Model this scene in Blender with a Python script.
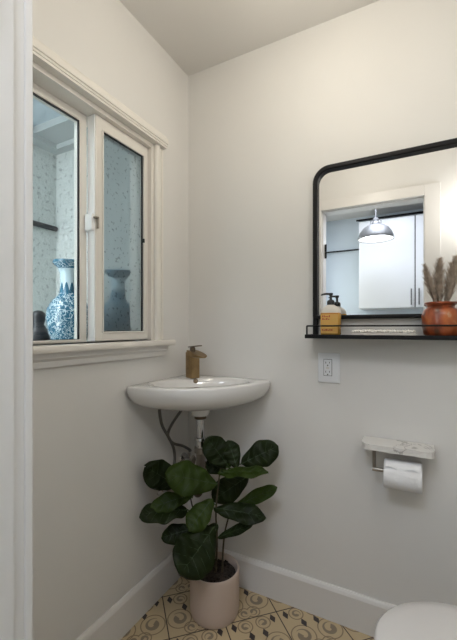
import bpy, bmesh, math, random
from mathutils import Vector, Matrix
for o in list(bpy.data.objects): bpy.data.objects.remove(o)
S = bpy.context.scene; COL = S.collection
PI = math.pi
# ---------------- camera, world, lights, exposure ----------------
cam = bpy.data.objects.new('camera', bpy.data.cameras.new('camera')); COL.objects.link(cam)
cam.data.sensor_fit = 'HORIZONTAL'; cam.data.sensor_width = 36; cam.data.lens = 36*358/457
cam.data.shift_y = 8/457; cam.data.clip_start = .02
YAW = math.atan2(.468, .884)
cam.location = (1.013, -1.485, 1.183); cam.rotation_euler = (PI/2, 0, YAW)
S.camera = cam
W = bpy.data.worlds.new('sky'); S.world = W; W.use_nodes = True
W.node_tree.nodes['Background'].inputs[0].default_value = (.84, .90, .93, 1)
W.node_tree.nodes['Background'].inputs[1].default_value = 7.2
S.view_settings.view_transform = 'Standard'; S.view_settings.look = 'None'
S.view_settings.gamma = 1; S.view_settings.use_curve_mapping = False
S.view_settings.exposure = 0.0
def area(name, loc, rot, sx, sy, power, col, shape='RECTANGLE'):
    l = bpy.data.lights.new(name, 'AREA'); l.shape = shape; l.size = sx; l.size_y = sy
    l.energy = power; l.color = col
    o = bpy.data.objects.new(name, l); COL.objects.link(o); o.location = loc; o.rotation_euler = rot
    return o
# fill from an added, unseen kitchen window and ceiling panel, then the pendant bulb
area('added_window_fill', (.015, -2.0, 1.60), (0, -PI/2, 0), 1.1, 1.0, 4.5, (1, .96, .80))
area('added_panel_fill', (.75, -1.85, 2.425), (0, 0, 0), .5, .5, 13, (.82, .87, 1))
area('pendant_light', (.67, -2.07, 2.004), (0, 0, 0), .24, .24, .8, (.92, .95, 1), 'DISK')

# ---------------- materials ----------------
def mat(name, col, rough=.5, metal=0, bump=0, bscale=60, noise=0, nscale=8, spec=.5, coat=0, emit=None, estr=0):
    m = bpy.data.materials.new(name); m.use_nodes = True
    nt = m.node_tree; b = nt.nodes['Principled BSDF']
    b.inputs['Base Color'].default_value = (*col, 1); b.inputs['Roughness'].default_value = rough
    b.inputs['Metallic'].default_value = metal; b.inputs['Specular IOR Level'].default_value = spec
    b.inputs['Coat Weight'].default_value = coat
    if emit: b.inputs['Emission Color'].default_value = (*emit, 1); b.inputs['Emission Strength'].default_value = estr
    tc = nt.nodes.new('ShaderNodeTexCoord')
    if noise:
        n = nt.nodes.new('ShaderNodeTexNoise'); n.inputs['Scale'].default_value = nscale; n.inputs['Detail'].default_value = 5
        nt.links.new(tc.outputs['Object'], n.inputs['Vector'])
        r = nt.nodes.new('ShaderNodeValToRGB'); r.color_ramp.elements[0].position = .3; r.color_ramp.elements[1].position = .7
        r.color_ramp.elements[0].color = (*[c*(1-noise) for c in col], 1); r.color_ramp.elements[1].color = (*[min(1, c*(1+noise)) for c in col], 1)
        nt.links.new(n.outputs['Fac'], r.inputs['Fac']); nt.links.new(r.outputs['Color'], b.inputs['Base Color'])
    if bump:
        n = nt.nodes.new('ShaderNodeTexNoise'); n.inputs['Scale'].default_value = bscale; n.inputs['Detail'].default_value = 4
        nt.links.new(tc.outputs['Object'], n.inputs['Vector'])
        bp = nt.nodes.new('ShaderNodeBump'); bp.inputs['Strength'].default_value = bump; bp.inputs['Distance'].default_value = .004
        nt.links.new(n.outputs['Fac'], bp.inputs['Height']); nt.links.new(bp.outputs['Normal'], b.inputs['Normal'])
    return m
M = {}
M['wall'] = mat('wall_paint', (.74, .725, .70), .6, bump=.12, bscale=18, noise=.015, nscale=3)
M['ceil'] = mat('ceiling_paint', (.70, .68, .65), .8)
M['trim'] = mat('trim_paint', (.76, .74, .715), .35, bump=.05, bscale=30)
M['vinyl'] = mat('window_vinyl', (.80, .765, .71), .35)
M['vinylw'] = mat('white_lit_vinyl', (.95, .95, .96), .3)  # also carries the painted brightness of the sliding sash edge
M['gasket'] = mat('black_gasket', (.015, .018, .022), .4)
M['ceramic'] = mat('white_ceramic', (.74, .73, .71), .12, coat=.5)
M['plastic'] = mat('white_plastic', (.80, .81, .83), .3)
M['dark'] = mat('dark_slot', (.02, .02, .02), .5)
M['black'] = mat('black_metal', (.006, .006, .007), .5, spec=.25)
M['brass'] = mat('aged_brass', (.32, .22, .11), .34, metal=.9, noise=.25, nscale=30)
M['brass_dark'] = mat('dark_brass', (.13, .10, .07), .38, metal=.9)
M['nickel'] = mat('brushed_nickel', (.35, .32, .28), .35, metal=.95)
M['chrome'] = mat('chrome', (.62, .62, .62), .14, metal=1)
M['steel_hose'] = mat('braided_steel', (.16, .155, .15), .45, metal=.6, bump=.6, bscale=400)
M['mirror'] = mat('mirror_silver', (.90, .91, .92), .012, metal=1)
M['paper'] = mat('toilet_paper', (.82, .82, .83), .9, bump=.25, bscale=220)
M['card'] = mat('cardboard', (.35, .26, .18), .9)
M['amber'] = mat('honey_soap', (.55, .30, .055), .22, noise=.15, nscale=14)
M['label'] = mat('label_honey', (.62, .36, .09), .5)
M['red'] = mat('red_ink', (.40, .07, .03), .6)
M['capcream'] = mat('cream_plastic', (.68, .64, .58), .35)
M['pump'] = mat('black_plastic', (.012, .012, .014), .3)
M['pot'] = mat('blush_ceramic', (.56, .45, .38), .6, bump=.05)
M['soil'] = mat('soil', (.03, .022, .016), .95, bump=1, bscale=120, noise=.6, nscale=90)
M['stem'] = mat('plant_stem', (.07, .055, .03), .7)
M['leaf'] = mat('fig_leaf', (.021, .036, .008), .46, noise=.2, nscale=12, spec=.3, coat=0)
M['leaf_light'] = mat('lighter_fig_leaf', (.050, .088, .012), .46, noise=.2, nscale=10, spec=.3, coat=0)  # lighter green used on some leaves and the leaf stalks
M['vein'] = mat('leaf_vein', (.045, .08, .03), .45)
M['plume'] = mat('pampas_plume', (.50, .41, .33), .95, noise=.3, nscale=60)
M['stalk'] = mat('dry_stalk', (.35, .27, .18), .8)
M['toilet'] = mat('toilet_ceramic', (.70, .675, .655), .15, coat=.4)
M['cab'] = mat('cabinet_paint', (.74, .745, .75), .35)
M['kwall'] = mat('kitchen_paint', (.66, .73, .78), .6)
M['kfloor'] = mat('kitchen_floor', (.35, .27, .20), .5, noise=.2, nscale=5)
M['dome'] = mat('pendant_zinc', (.17, .17, .17), .5, metal=.5)
M['dome_in'] = mat('pendant_inside', (.9, .9, .9), .4, emit=(1, 1, 1), estr=.7)
M['panel'] = mat('added_panel_glow', (.9, .9, .9), .4, emit=(.8, .9, 1), estr=2)  # glow of the added kitchen ceiling panel
M['fillglow'] = mat('added_globe_glow', (.95, .93, .9), .4, emit=(1, .93, .80), estr=30)  # glow of the added globe under the bathroom ceiling
M['fillglow2'] = mat('added_wall_globe_glow', (.95, .93, .9), .4, emit=(1, .985, .94), estr=25)  # glow of the added globe beside the doorway
M['soffit'] = mat('soffit_paint', (.50, .53, .53), .7)
M['beam'] = mat('beam_paint', (.62, .70, .76), .6)
M['tabletop'] = mat('weathered_wood', (.16, .16, .15), .7, noise=.3, nscale=12)
M['darkpot'] = mat('dark_glaze', (.03, .03, .035), .3)
M['bead'] = mat('bone_bead', (.90, .87, .80), .5, noise=.1, nscale=40)

def nodes(m):
    nt = m.node_tree; return nt, nt.nodes['Principled BSDF']
class NM:
    def __init__(s, nt): s.nt = nt
    def __call__(s, op, a, b=None, c=None):
        n = s.nt.nodes.new('ShaderNodeMath'); n.operation = op
        for i, v in enumerate((a, b, c)):
            if v is None: continue
            if isinstance(v, (int, float)): n.inputs[i].default_value = v
            else: s.nt.links.new(v, n.inputs[i])
        return n.outputs[0]
# patterned cement floor tile laid on the diagonal
def tile_mat():
    m = mat('patterned_tile', (.5, .4, .25), .45); nt, b = nodes(m); N = NM(nt)
    tc = nt.nodes.new('ShaderNodeTexCoord'); sp = nt.nodes.new('ShaderNodeSeparateXYZ')
    nt.links.new(tc.outputs['Object'], sp.inputs[0]); X, Y = sp.outputs[0], sp.outputs[1]
    p = N('DIVIDE', N('ADD', N('ADD', X, Y), .21+3.14), .314)
    q = N('DIVIDE', N('ADD', N('SUBTRACT', X, Y), -.249+3.14), .314)
    fp = N('FRACT', p); fq = N('FRACT', q)
    mp = N('ABSOLUTE', N('SUBTRACT', fp, .5))            # mirrored across the tile
    def swirl(cx, cy, R, flip=1, ph=0):
        u = N('SUBTRACT', mp, cx); v = N('SUBTRACT', fq, cy)
        r = N('SQRT', N('ADD', N('MULTIPLY', u, u), N('MULTIPLY', v, v)))
        th = N('FRACT', N('ADD', N('DIVIDE', N('ARCTAN2', N('MULTIPLY', v, flip), u), 2*PI), ph+1))
        rc = N('ADD', N('MULTIPLY', th, .50*R), .17*R)
        w = N('MULTIPLY', N('SUBTRACT', 1.05, th), .30*R)
        comma = N('LESS_THAN', N('ABSOLUTE', N('SUBTRACT', r, rc)), w)
        ring = N('LESS_THAN', N('ABSOLUTE', N('SUBTRACT', r, R)), .010)
        return comma, ring
    c1, r1 = swirl(.26, .62, .215, 1, .15); c2, r2 = swirl(.17, .15, .13, -1, .4)
    c3, r3 = swirl(.09, .87, .12, 1, .6)
    brown = N('MAXIMUM', N('MAXIMUM', c1, c2), N('MULTIPLY', c3, 1))
    line = N('MAXIMUM', N('MAXIMUM', r1, r2), r3)
    def diam(cx, cy, a, bb):
        u = N('DIVIDE', N('ABSOLUTE', N('SUBTRACT', mp, cx)), a); v = N('DIVIDE', N('ABSOLUTE', N('SUBTRACT', fq, cy)), bb)
        return N('LESS_THAN', N('ADD', u, v), 1)
    blk = N('MAXIMUM', diam(.125, .375, .055, .10), diam(.37, .12, .055, .10))
    gp = N('ABSOLUTE', N('SUBTRACT', fp, .5)); gq = N('ABSOLUTE', N('SUBTRACT', fq, .5))
    gr = N('GREATER_THAN', N('MAXIMUM', gp, gq), .490)
    def mixc(fac, a, bcol):
        n = nt.nodes.new('ShaderNodeMix'); n.data_type = 'RGBA'; nt.links.new(fac, n.inputs[0])
        if isinstance(a, tuple): n.inputs[6].default_value = (*a, 1)
        else: nt.links.new(a, n.inputs[6])
        n.inputs[7].default_value = (*bcol, 1); return n.outputs[2]
    c = mixc(brown, (.56, .44, .27), (.26, .205, .145))
    c = mixc(line, c, (.26, .19, .12)); c = mixc(blk, c, (.045, .035, .035)); c = mixc(gr, c, (.05, .035, .03))
    nt.links.new(c, b.inputs['Base Color']); return m
M['tile'] = tile_mat()
def stucco_mat():
    m = mat('stucco', (.42, .45, .44), .95); nt, b = nodes(m)
    tc = nt.nodes.new('ShaderNodeTexCoord')
    n = nt.nodes.new('ShaderNodeTexNoise'); n.inputs['Scale'].default_value = 16; n.inputs['Detail'].default_value = 7; n.inputs['Roughness'].default_value = .65
    nt.links.new(tc.outputs['Object'], n.inputs[0])
    v = nt.nodes.new('ShaderNodeTexNoise'); v.inputs['Scale'].default_value = 38; v.inputs['Detail'].default_value = 3
    nt.links.new(tc.outputs['Object'], v.inputs[0])
    r = nt.nodes.new('ShaderNodeValToRGB'); e = r.color_ramp.elements
    e[0].position = .35; e[0].color = (.46, .49, .48, 1); e[1].position = .42; e[1].color = (.66, .69, .67, 1)
    nt.links.new(v.outputs['Fac'], r.inputs[0]); nt.links.new(r.outputs[0], b.inputs['Base Color'])
    bp = nt.nodes.new('ShaderNodeBump'); bp.inputs['Strength'].default_value = 1; bp.inputs['Distance'].default_value = .02
    nt.links.new(n.outputs['Fac'], bp.inputs['Height']); nt.links.new(bp.outputs[0], b.inputs['Normal']); return m
M['stucco'] = stucco_mat()
def glass_mat(name, rough, tint, extra=0):
    m = bpy.data.materials.new(name); m.use_nodes = True; nt = m.node_tree
    for n in list(nt.nodes):
        if n.type != 'OUTPUT_MATERIAL': nt.nodes.remove(n)
    out = [n for n in nt.nodes if n.type == 'OUTPUT_MATERIAL'][0]
    tr = nt.nodes.new('ShaderNodeBsdfTransparent') if rough == 0 else nt.nodes.new('ShaderNodeBsdfRefraction')
    tr.inputs['Color'].default_value = (*tint, 1)
    if rough: tr.inputs['Roughness'].default_value = rough; tr.inputs['IOR'].default_value = 1.02
    gl = nt.nodes.new('ShaderNodeBsdfGlossy'); gl.inputs['Roughness'].default_value = .02
    fr = nt.nodes.new('ShaderNodeFresnel'); fr.inputs[0].default_value = 1.45
    mx = nt.nodes.new('ShaderNodeMixShader')
    gm = nt.nodes.new('ShaderNodeNewGeometry'); fm = nt.nodes.new('ShaderNodeMath'); fm.operation = 'MULTIPLY'
    iv = nt.nodes.new('ShaderNodeMath'); iv.operation = 'SUBTRACT'; iv.inputs[0].default_value = 1; nt.links.new(gm.outputs['Backfacing'], iv.inputs[1])
    nt.links.new(fr.outputs[0], fm.inputs[0]); nt.links.new(iv.outputs[0], fm.inputs[1])
    nt.links.new(fm.outputs[0], mx.inputs[0]); nt.links.new(tr.outputs[0], mx.inputs[1]); nt.links.new(gl.outputs[0], mx.inputs[2])
    last = mx
    if extra:
        df = nt.nodes.new('ShaderNodeBsdfDiffuse'); df.inputs[0].default_value = (.13, .15, .16, 1)
        m2 = nt.nodes.new('ShaderNodeMixShader'); tc = nt.nodes.new('ShaderNodeTexCoord')
        v = nt.nodes.new('ShaderNodeTexNoise'); v.inputs['Scale'].default_value = 75; v.inputs['Detail'].default_value = 3
        nt.links.new(tc.outputs['Object'], v.inputs[0])
        r = nt.nodes.new('ShaderNodeValToRGB'); e = r.color_ramp.elements
        e[0].position = .33; e[0].color = (.62, .62, .62, 1); e[1].position = .40; e[1].color = (extra, extra, extra, 1)
        nt.links.new(v.outputs['Fac'], r.inputs[0]); nt.links.new(r.outputs[0], m2.inputs[0])
        nt.links.new(mx.outputs[0], m2.inputs[1]); nt.links.new(df.outputs[0], m2.inputs[2]); last = m2
    nt.links.new(last.outputs[0], out.inputs[0]); return m
M['glass'] = glass_mat('window_glass', 0, (.93, .95, .95))
M['frost'] = glass_mat('spotted_glass', .34, (.76, .80, .81), .24)
def porcelain():
    m = mat('blue_white_porcelain', (.8, .85, .9), .12, coat=.5); nt, b = nodes(m)
    tc = nt.nodes.new('ShaderNodeTexCoord'); N = NM(nt)
    n = nt.nodes.new('ShaderNodeTexNoise'); n.inputs['Scale'].default_value = 9; n.inputs['Detail'].default_value = 2; n.inputs['Distortion'].default_value = 7.2
    nt.links.new(tc.outputs['Object'], n.inputs[0])
    v = nt.nodes.new('ShaderNodeTexVoronoi'); v.inputs['Scale'].default_value = 42; v.feature = 'DISTANCE_TO_EDGE'
    ad = nt.nodes.new('ShaderNodeVectorMath'); ad.operation = 'ADD'
    sc = nt.nodes.new('ShaderNodeVectorMath'); sc.operation = 'SCALE'; sc.inputs['Scale'].default_value = .06
    nt.links.new(n.outputs['Color'], sc.inputs[0]); nt.links.new(tc.outputs['Object'], ad.inputs[0]); nt.links.new(sc.outputs[0], ad.inputs[1]); nt.links.new(ad.outputs[0], v.inputs[0])
    sp = nt.nodes.new('ShaderNodeSeparateXYZ'); nt.links.new(tc.outputs['Object'], sp.inputs[0]); Z = sp.outputs[2]
    th = N('ARCTAN2', sp.outputs[1], sp.outputs[0])
    fig = N('GREATER_THAN', v.outputs['Distance'], .065)                       # blue ground with pale scrolls
    neck = N('MULTIPLY', N('GREATER_THAN', Z, .245), N('LESS_THAN', Z, .345))
    tri = N('LESS_THAN', Z, N('ADD', .255, N('MULTIPLY', N('ABSOLUTE', N('SINE', N('MULTIPLY', th, 5))), .034)))
    rim = N('GREATER_THAN', Z, .366)
    blue = N('MAXIMUM', N('MULTIPLY', fig, N('SUBTRACT', 1, neck)), N('MULTIPLY', neck, tri)); blue = N('MAXIMUM', blue, N('MULTIPLY', rim, .8))
    mx = nt.nodes.new('ShaderNodeMix'); mx.data_type = 'RGBA'; nt.links.new(blue, mx.inputs[0])
    mx.inputs[6].default_value = (.62, .78, .86, 1); mx.inputs[7].default_value = (.015, .14, .24, 1)
    nt.links.new(mx.outputs[2], b.inputs['Base Color']); return m
M['porcelain'] = porcelain()
def terracotta():
    m = mat('rust_glaze', (.4, .12, .04), .3, coat=.3); nt, b = nodes(m)
    tc = nt.nodes.new('ShaderNodeTexCoord'); n = nt.nodes.new('ShaderNodeTexNoise'); n.inputs['Scale'].default_value = 22; n.inputs['Detail'].default_value = 6
    mp = nt.nodes.new('ShaderNodeMapping'); mp.inputs['Scale'].default_value = (1, 1, .6)
    nt.links.new(tc.outputs['Object'], mp.inputs[0]); nt.links.new(mp.outputs[0], n.inputs[0])
    r = nt.nodes.new('ShaderNodeValToRGB'); cr = r.color_ramp; e = cr.elements
    e[0].position = .30; e[0].color = (.03, .03, .012, 1); e[1].position = .72; e[1].color = (.50, .33, .20, 1)
    for pos, c in ((.40, (.13, .030, .012)), (.52, (.33, .07, .02)), (.63, (.42, .12, .03))):
        k = e.new(pos); k.color = (*c, 1)
    nt.links.new(n.outputs['Fac'], r.inputs[0]); nt.links.new(r.outputs[0], b.inputs['Base Color']); return m
M['rust'] = terracotta()
def marble():
    m = mat('white_marble', (.72, .70, .67), .3); nt, b = nodes(m)
    tc = nt.nodes.new('ShaderNodeTexCoord'); n = nt.nodes.new('ShaderNodeTexNoise'); n.inputs['Scale'].default_value = 9; n.inputs['Detail'].default_value = 4; n.inputs['Distortion'].default_value = .8
    nt.links.new(tc.outputs['Object'], n.inputs[0]); N = NM(nt)
    d = N('ABSOLUTE', N('SUBTRACT', n.outputs['Fac'], .5))
    r = nt.nodes.new('ShaderNodeValToRGB'); e = r.color_ramp.elements
    e[0].position = 0; e[0].color = (.34, .32, .30, 1); e[1].position = .014; e[1].color = (.70, .68, .65, 1)
    nt.links.new(d, r.inputs[0]); nt.links.new(r.outputs[0], b.inputs['Base Color']); return m
M['marble'] = marble()

# ---------------- mesh helpers ----------------
def bm_new(): return bmesh.new()
def bx(bm, x0, x1, y0, y1, z0, z1, bev=0, seg=2, rot=None):
    vs = [bm.verts.new((x, y, z)) for x in (x0, x1) for y in (y0, y1) for z in (z0, z1)]
    fs = [bm.faces.new([vs[i] for i in f]) for f in ((0, 1, 3, 2), (4, 6, 7, 5), (0, 4, 5, 1), (2, 3, 7, 6), (0, 2, 6, 4), (1, 5, 7, 3))]
    if bev:
        es = list({e for f in fs for e in f.edges})
        r = bmesh.ops.bevel(bm, geom=es, offset=bev, segments=seg, affect='EDGES', profile=.5)
        vs = list({v for f in r['faces'] for v in f.verts} | {v for v in vs if v.is_valid})
    if rot: bmesh.ops.transform(bm, matrix=rot, verts=[v for v in vs if v.is_valid])
    return vs
def lathe(bm, prof, c=(0, 0, 0), n=40, axis='Z', closed=False):
    rings = []
    for r, z in prof:
        ring = []
        if r < 1e-6:
            p = (0, 0, z); ring = [p]
        else:
            ring = [(r*math.cos(2*PI*i/n), r*math.sin(2*PI*i/n), z) for i in range(n)]
        out = []
        for p in ring:
            if axis == 'X': p = (p[2], p[0], p[1])
            elif axis == 'Y': p = (p[1], p[2], p[0])
            out.append(bm.verts.new((p[0]+c[0], p[1]+c[1], p[2]+c[2])))
        rings.append(out)
    prs = list(zip(rings, rings[1:]))
    if closed: prs.append((rings[-1], rings[0]))
    for a, b in prs:
        for i in range(n):
            j = (i+1) % n
            if len(a) == 1 and len(b) == 1: continue
            if len(a) == 1: bm.faces.new((a[0], b[i], b[j]))
            elif len(b) == 1: bm.faces.new((a[i], b[0], a[j]))
            else: bm.faces.new((a[i], b[i], b[j], a[j]))
def cspline(pts, k=6):
    P = [Vector(p) for p in pts]; out = []
    for i in range(len(P)-1):
        p0 = P[max(i-1, 0)]; p1 = P[i]; p2 = P[i+1]; p3 = P[min(i+2, len(P)-1)]
        for s in range(k):
            t = s/k
            out.append(.5*((2*p1)+(p2-p0)*t+(2*p0-5*p1+4*p2-p3)*t*t+(3*p1-p0-3*p2+p3)*t**3))
    out.append(P[-1]); return out
def tube(bm, pts, r, n=12, smooth=0, closed=False, caps=True):
    P = cspline(pts, smooth) if smooth else [Vector(p) for p in pts]
    rad = r if callable(r) else (lambda t: r)
    L = len(P); rings = []; up = None
    for i, p in enumerate(P):
        if closed: d = (P[(i+1) % L]-P[i-1])
        else: d = P[min(i+1, L-1)]-P[max(i-1, 0)]
        d.normalize()
        if up is None: up = Vector((0, 0, 1)) if abs(d.z) < .9 else Vector((1, 0, 0))
        a = (up - d*up.dot(d)).normalized(); up = a; b = d.cross(a)
        rr = rad(i/(L-1))
        rings.append([bm.verts.new(p+a*rr*math.cos(2*PI*k/n)+b*rr*math.sin(2*PI*k/n)) for k in range(n)])
    pr = list(zip(rings, rings[1:]))
    if closed: pr.append((rings[-1], rings[0]))
    for A, B in pr:
        for i in range(n): bm.faces.new((A[i], A[(i+1) % n], B[(i+1) % n], B[i]))
    if caps and not closed: bm.faces.new(rings[0][::-1]); bm.faces.new(rings[-1])
def loft(bm, rings, cap0=True, cap1=True):
    R = [[bm.verts.new(p) for p in r] for r in rings]; n = len(R[0])
    for A, B in zip(R, R[1:]):
        for i in range(n): bm.faces.new((A[i], A[(i+1) % n], B[(i+1) % n], B[i]))
    if cap0: bm.faces.new(R[0][::-1])
    if cap1: bm.faces.new(R[-1])
def prism(bm, prof, axis, a0, a1):
    """extrude a closed 2-D profile along axis ('X' or 'Y' or 'Z')"""
    f = {'X': lambda u, v, a: (a, u, v), 'Y': lambda u, v, a: (u, a, v), 'Z': lambda u, v, a: (u, v, a)}[axis]
    loft(bm, [[f(u, v, a0) for u, v in prof], [f(u, v, a1) for u, v in prof]])
def obj(name, bm, m, parent=None, smooth=None, loc=None):
    bmesh.ops.recalc_face_normals(bm, faces=bm.faces)
    me = bpy.data.meshes.new(name); bm.to_mesh(me); bm.free()
    for x in (m if isinstance(m, (list, tuple)) else [m]): me.materials.append(x)
    if smooth is not None:
        for p in me.polygons: p.use_smooth = True
        try: me.set_sharp_from_angle(angle=math.radians(smooth))
        except Exception: pass
    o = bpy.data.objects.new(name, me); COL.objects.link(o)
    if parent: o.parent = parent; o.matrix_parent_inverse = Matrix.Translation(-Vector(parent.location)) if parent.rotation_euler.z == 0 else parent.matrix_world.inverted()
    return o
def thing(name, label, cat, loc=(0, 0, 0), group=None):
    o = bpy.data.objects.new(name, None); o.empty_display_size = .05; COL.objects.link(o); o.location = loc
    o['label'] = label; o['category'] = cat
    if group: o['group'] = group
    return o
def tag(o, label, cat, group=None):
    o['label'] = label; o['category'] = cat
    if group: o['group'] = group
    return o
def struct(name, bm, m, smooth=None, label=None, parent=None):
    o = obj(name, bm, m, parent, smooth)
    if not parent:
        o['kind'] = 'structure'
        if label: o['label'] = label
    return o

# ---------------- room shell ----------------
HC = 2.44; XR = 1.62; DI = -1.10; DO = -1.22; JL, JR, DH = .412, 1.044, 2.01
WY0, WY1, WZ0, WZ1 = -.865, -.262, 1.130, 1.979
b = bm_new(); bx(b, 0, XR, DO, 0, -.05, 0); struct('floor', b, M['tile'], label='patterned cement tile bathroom floor')
b = bm_new(); bx(b, -.12, 2.1, -2.95, .1, HC, HC+.05); struct('ceiling', b, M['ceil'])
b = bm_new(); bx(b, -.12, XR+.1, 0, .1, 0, HC); struct('wall_back', b, M['wall'])
b = bm_new(); bx(b, XR, XR+.1, DI, 0, 0, HC); struct('wall_right', b, M['wall'])
b = bm_new()
bx(b, -.12, 0, DO, 0, 0, WZ0); bx(b, -.12, 0, DO, 0, WZ1, HC); bx(b, -.12, 0, DO, WY0, WZ0, WZ1); bx(b, -.12, 0, WY1, 0, WZ0, WZ1)
struct('wall_left', b, M['wall'])
b = bm_new()
bx(b, 0, JL-.02, DO, DI, 0, HC); bx(b, JR+.02, 2.0, DO, DI, 0, HC); bx(b, JL-.02, JR+.02, DO, DI, DH+.02, HC)
struct('wall_front', b, M['wall'])
# doorway lining, stop and casings
t = bm_new(); bx(t, JL-.02, JL-.006, DO, DI, 0, DH+.02); bx(t, JL-.006, JL, DO, -1.122, 0, DH)
bx(t, JR+.006, JR+.02, DO, DI, 0, DH+.02); bx(t, JR, JR+.006, DO, -1.122, 0, DH)
bx(t, JL-.006, JR+.006, DO, DI, DH+.006, DH+.02); bx(t, JL-.006, JR+.006, DO, -1.122, DH, DH+.006)
dj = struct('door_1', t, M['trim'], label='white painted doorway lining of the bathroom')
CW = .088
t = bm_new()
bx(t, JL-CW-.004, JL-.004, DI, DI+.016, 0, DH+.07, .003); bx(t, JR+.004, JR+CW+.004, DI, DI+.016, 0, DH+.07, .003)
bx(t, JL-.004, JR+.004, DI, DI+.016, DH+.004, DH+.07, .003)
bx(t, JL-.002, JR+.002, DI+.002, DI+.024, DH+.0, DH+.014, .002)
struct('trim_1', t, M['trim'])
t = bm_new()
bx(t, JL-CW-.004, JL-.004, DO-.016, DO, 0, DH+.07, .003); bx(t, JR+.004, JR+CW+.004, DO-.016, DO, 0, DH+.07, .003); bx(t, JL-.004, JR+.004, DO-.016, DO, DH+.004, DH+.07, .003)
struct('trim_2', t, M['trim'])
# hinge on the left lining
h = thing('door_hinge', 'small black hinge high on the left side of the doorway, seen in the mirror', 'hinge', (JL-.006, -1.172, 1.74))
b = bm_new(); bx(b, JL-.001, JL+.002, -1.212, -1.176, 1.695, 1.785); obj('hinge_leaf', b, M['black'], h)
b = bm_new(); tube(b, [(JL+.007, -1.172, 1.69), (JL+.007, -1.172, 1.79)], .008); obj('hinge_pin', b, M['black'], h, 40)
# baseboards
def base(axis, a0, a1, w):
    prof = [(0, 0), (.015, 0), (.015, .122), (.009, .136), (.006, .140), (0, .140)]
    return prof
BB = [(0, 0), (.015, 0), (.015, .122), (.011, .133), (.006, .140), (0, .140)]
b = bm_new(); prism(b, BB, 'Y', DI, 0); struct('baseboard_left', b, M['trim'])
b = bm_new(); prism(b, [(-u, v) for u, v in BB], 'X', .015, XR); struct('baseboard_back', b, M['trim'])
b = bm_new(); prism(b, [(XR-u, v) for u, v in BB], 'Y', DI, -.015); struct('baseboard_right', b, M['trim'])

# ---------------- bathroom window ----------------
wn = bm_new()      # jamb lining
bx(wn, -.12, .0, WY0, WY0+.018, WZ0, WZ1); bx(wn, -.12, .0, WY1-.018, WY1, WZ0, WZ1)
bx(wn, -.12, .0, WY0+.018, WY1-.018, WZ1-.018, WZ1)
win = struct('window_1', wn, M['vinyl'], label='white sliding window in the left wall')
t = bm_new(); bx(t, -.12, .052, WY0-.10, -.180, WZ0-.022, WZ0, 0); bx(t, .040, .056, WY0-.10, -.176, WZ0-.022, WZ0+.001, .006)
struct('window_sill', t, M['vinyl'], 40, parent=win)
t = bm_new(); prism(t, [(0, WZ0-.022), (.030, WZ0-.022), (.028, WZ0-.040), (.016, WZ0-.050), (.014, WZ0-.068), (.008, 1.062), (0, 1.062)], 'Y', WY0-.09, -.196)
struct('window_apron', t, M['trim'], parent=win)
t = bm_new()       # head moulding: stepped crown
prism(t, [(0, WZ1-.002), (.030, WZ1-.002), (.030, WZ1+.006), (.033, WZ1+.007), (.033, WZ1+.014), (.037, WZ1+.016), (.037, WZ1+.038), (.030, WZ1+.042), (.026, WZ1+.052), (.012, WZ1+.056), (0, WZ1+.062)], 'Y', WY0-.11, -.210)
struct('window_head', t, M['vinyl'], parent=win)
t = bm_new(); bx(t, 0, .010, WY1, -.216, WZ0+.001, WZ1-.003, .002); tube(t, [(.006, WY1+.010, WZ0), (.006, WY1+.010, WZ1-.002)], .015, 16)
bx(t, 0, .014, -.226, -.214, WZ0+.001, WZ1-.003, .004)
struct('window_casing', t, M['vinyl'], 40, parent=win)
t = bm_new(); bx(t, 0, .010, WY0-.09, WY0, WZ0+.001, WZ1-.003, .002); tube(t, [(.006, WY0-.010, WZ0), (.006, WY0-.010, WZ1-.002)], .015, 16)
struct('window_casing', t, M['vinyl'], 40, parent=win)
def sash(y0, y1, z0, z1, x0, x1, sw, swr, top, bot, name, gm):
    f = bm_new()
    bx(f, x0, x1, y0, y0+sw, z0, z1, .003); bx(f, x0, x1, y1-swr, y1, z0, z1, .003)
    bx(f, x0, x1, y0+sw-.003, y1-swr+.003, z1-top, z1, .003); bx(f, x0, x1, y0+sw-.003, y1-swr+.003, z0, z0+bot, .003)
    o = struct(name, f, M['vinyl'], parent=win)
    g = bm_new(); gx = (x0+x1)/2
    a, c, d, e = y0+sw, y1-swr, z0+bot, z1-top; w = .005
    for q in ((a, a+w, d, e), (c-w, c, d, e), (a, c, d, d+.002), (a, c, e-w, e)): bx(g, x1-.010, x1-.004, *q)
    k = obj('gasket', g, M['gasket'], o)
    g = bm_new(); bx(g, gx-.002, gx+.002, a-.004, c+.004, d-.004, e+.004); obj('glass_pane', g, gm, o)
    return o
iy0, iy1 = WY0+.018, WY1-.018
sash(iy0, -.566, WZ0, WZ1-.018, -.095, -.062, .035, .030, .030, .012, 'window_fixed_sash', M['glass'])
sr = sash(-.562, iy1, WZ0+.004, WZ1-.018, -.058, -.020, .032, .027, .045, .036, 'window_sliding_sash', M['frost'])
t = bm_new(); bx(t, -.0585, -.024, -.5655, -.5622, WZ0+.004, WZ1-.02); struct('lit_sash_edge', t, M['vinylw'], parent=win)  # lit side of the sliding sash, its brightness put into whiter vinyl
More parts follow.
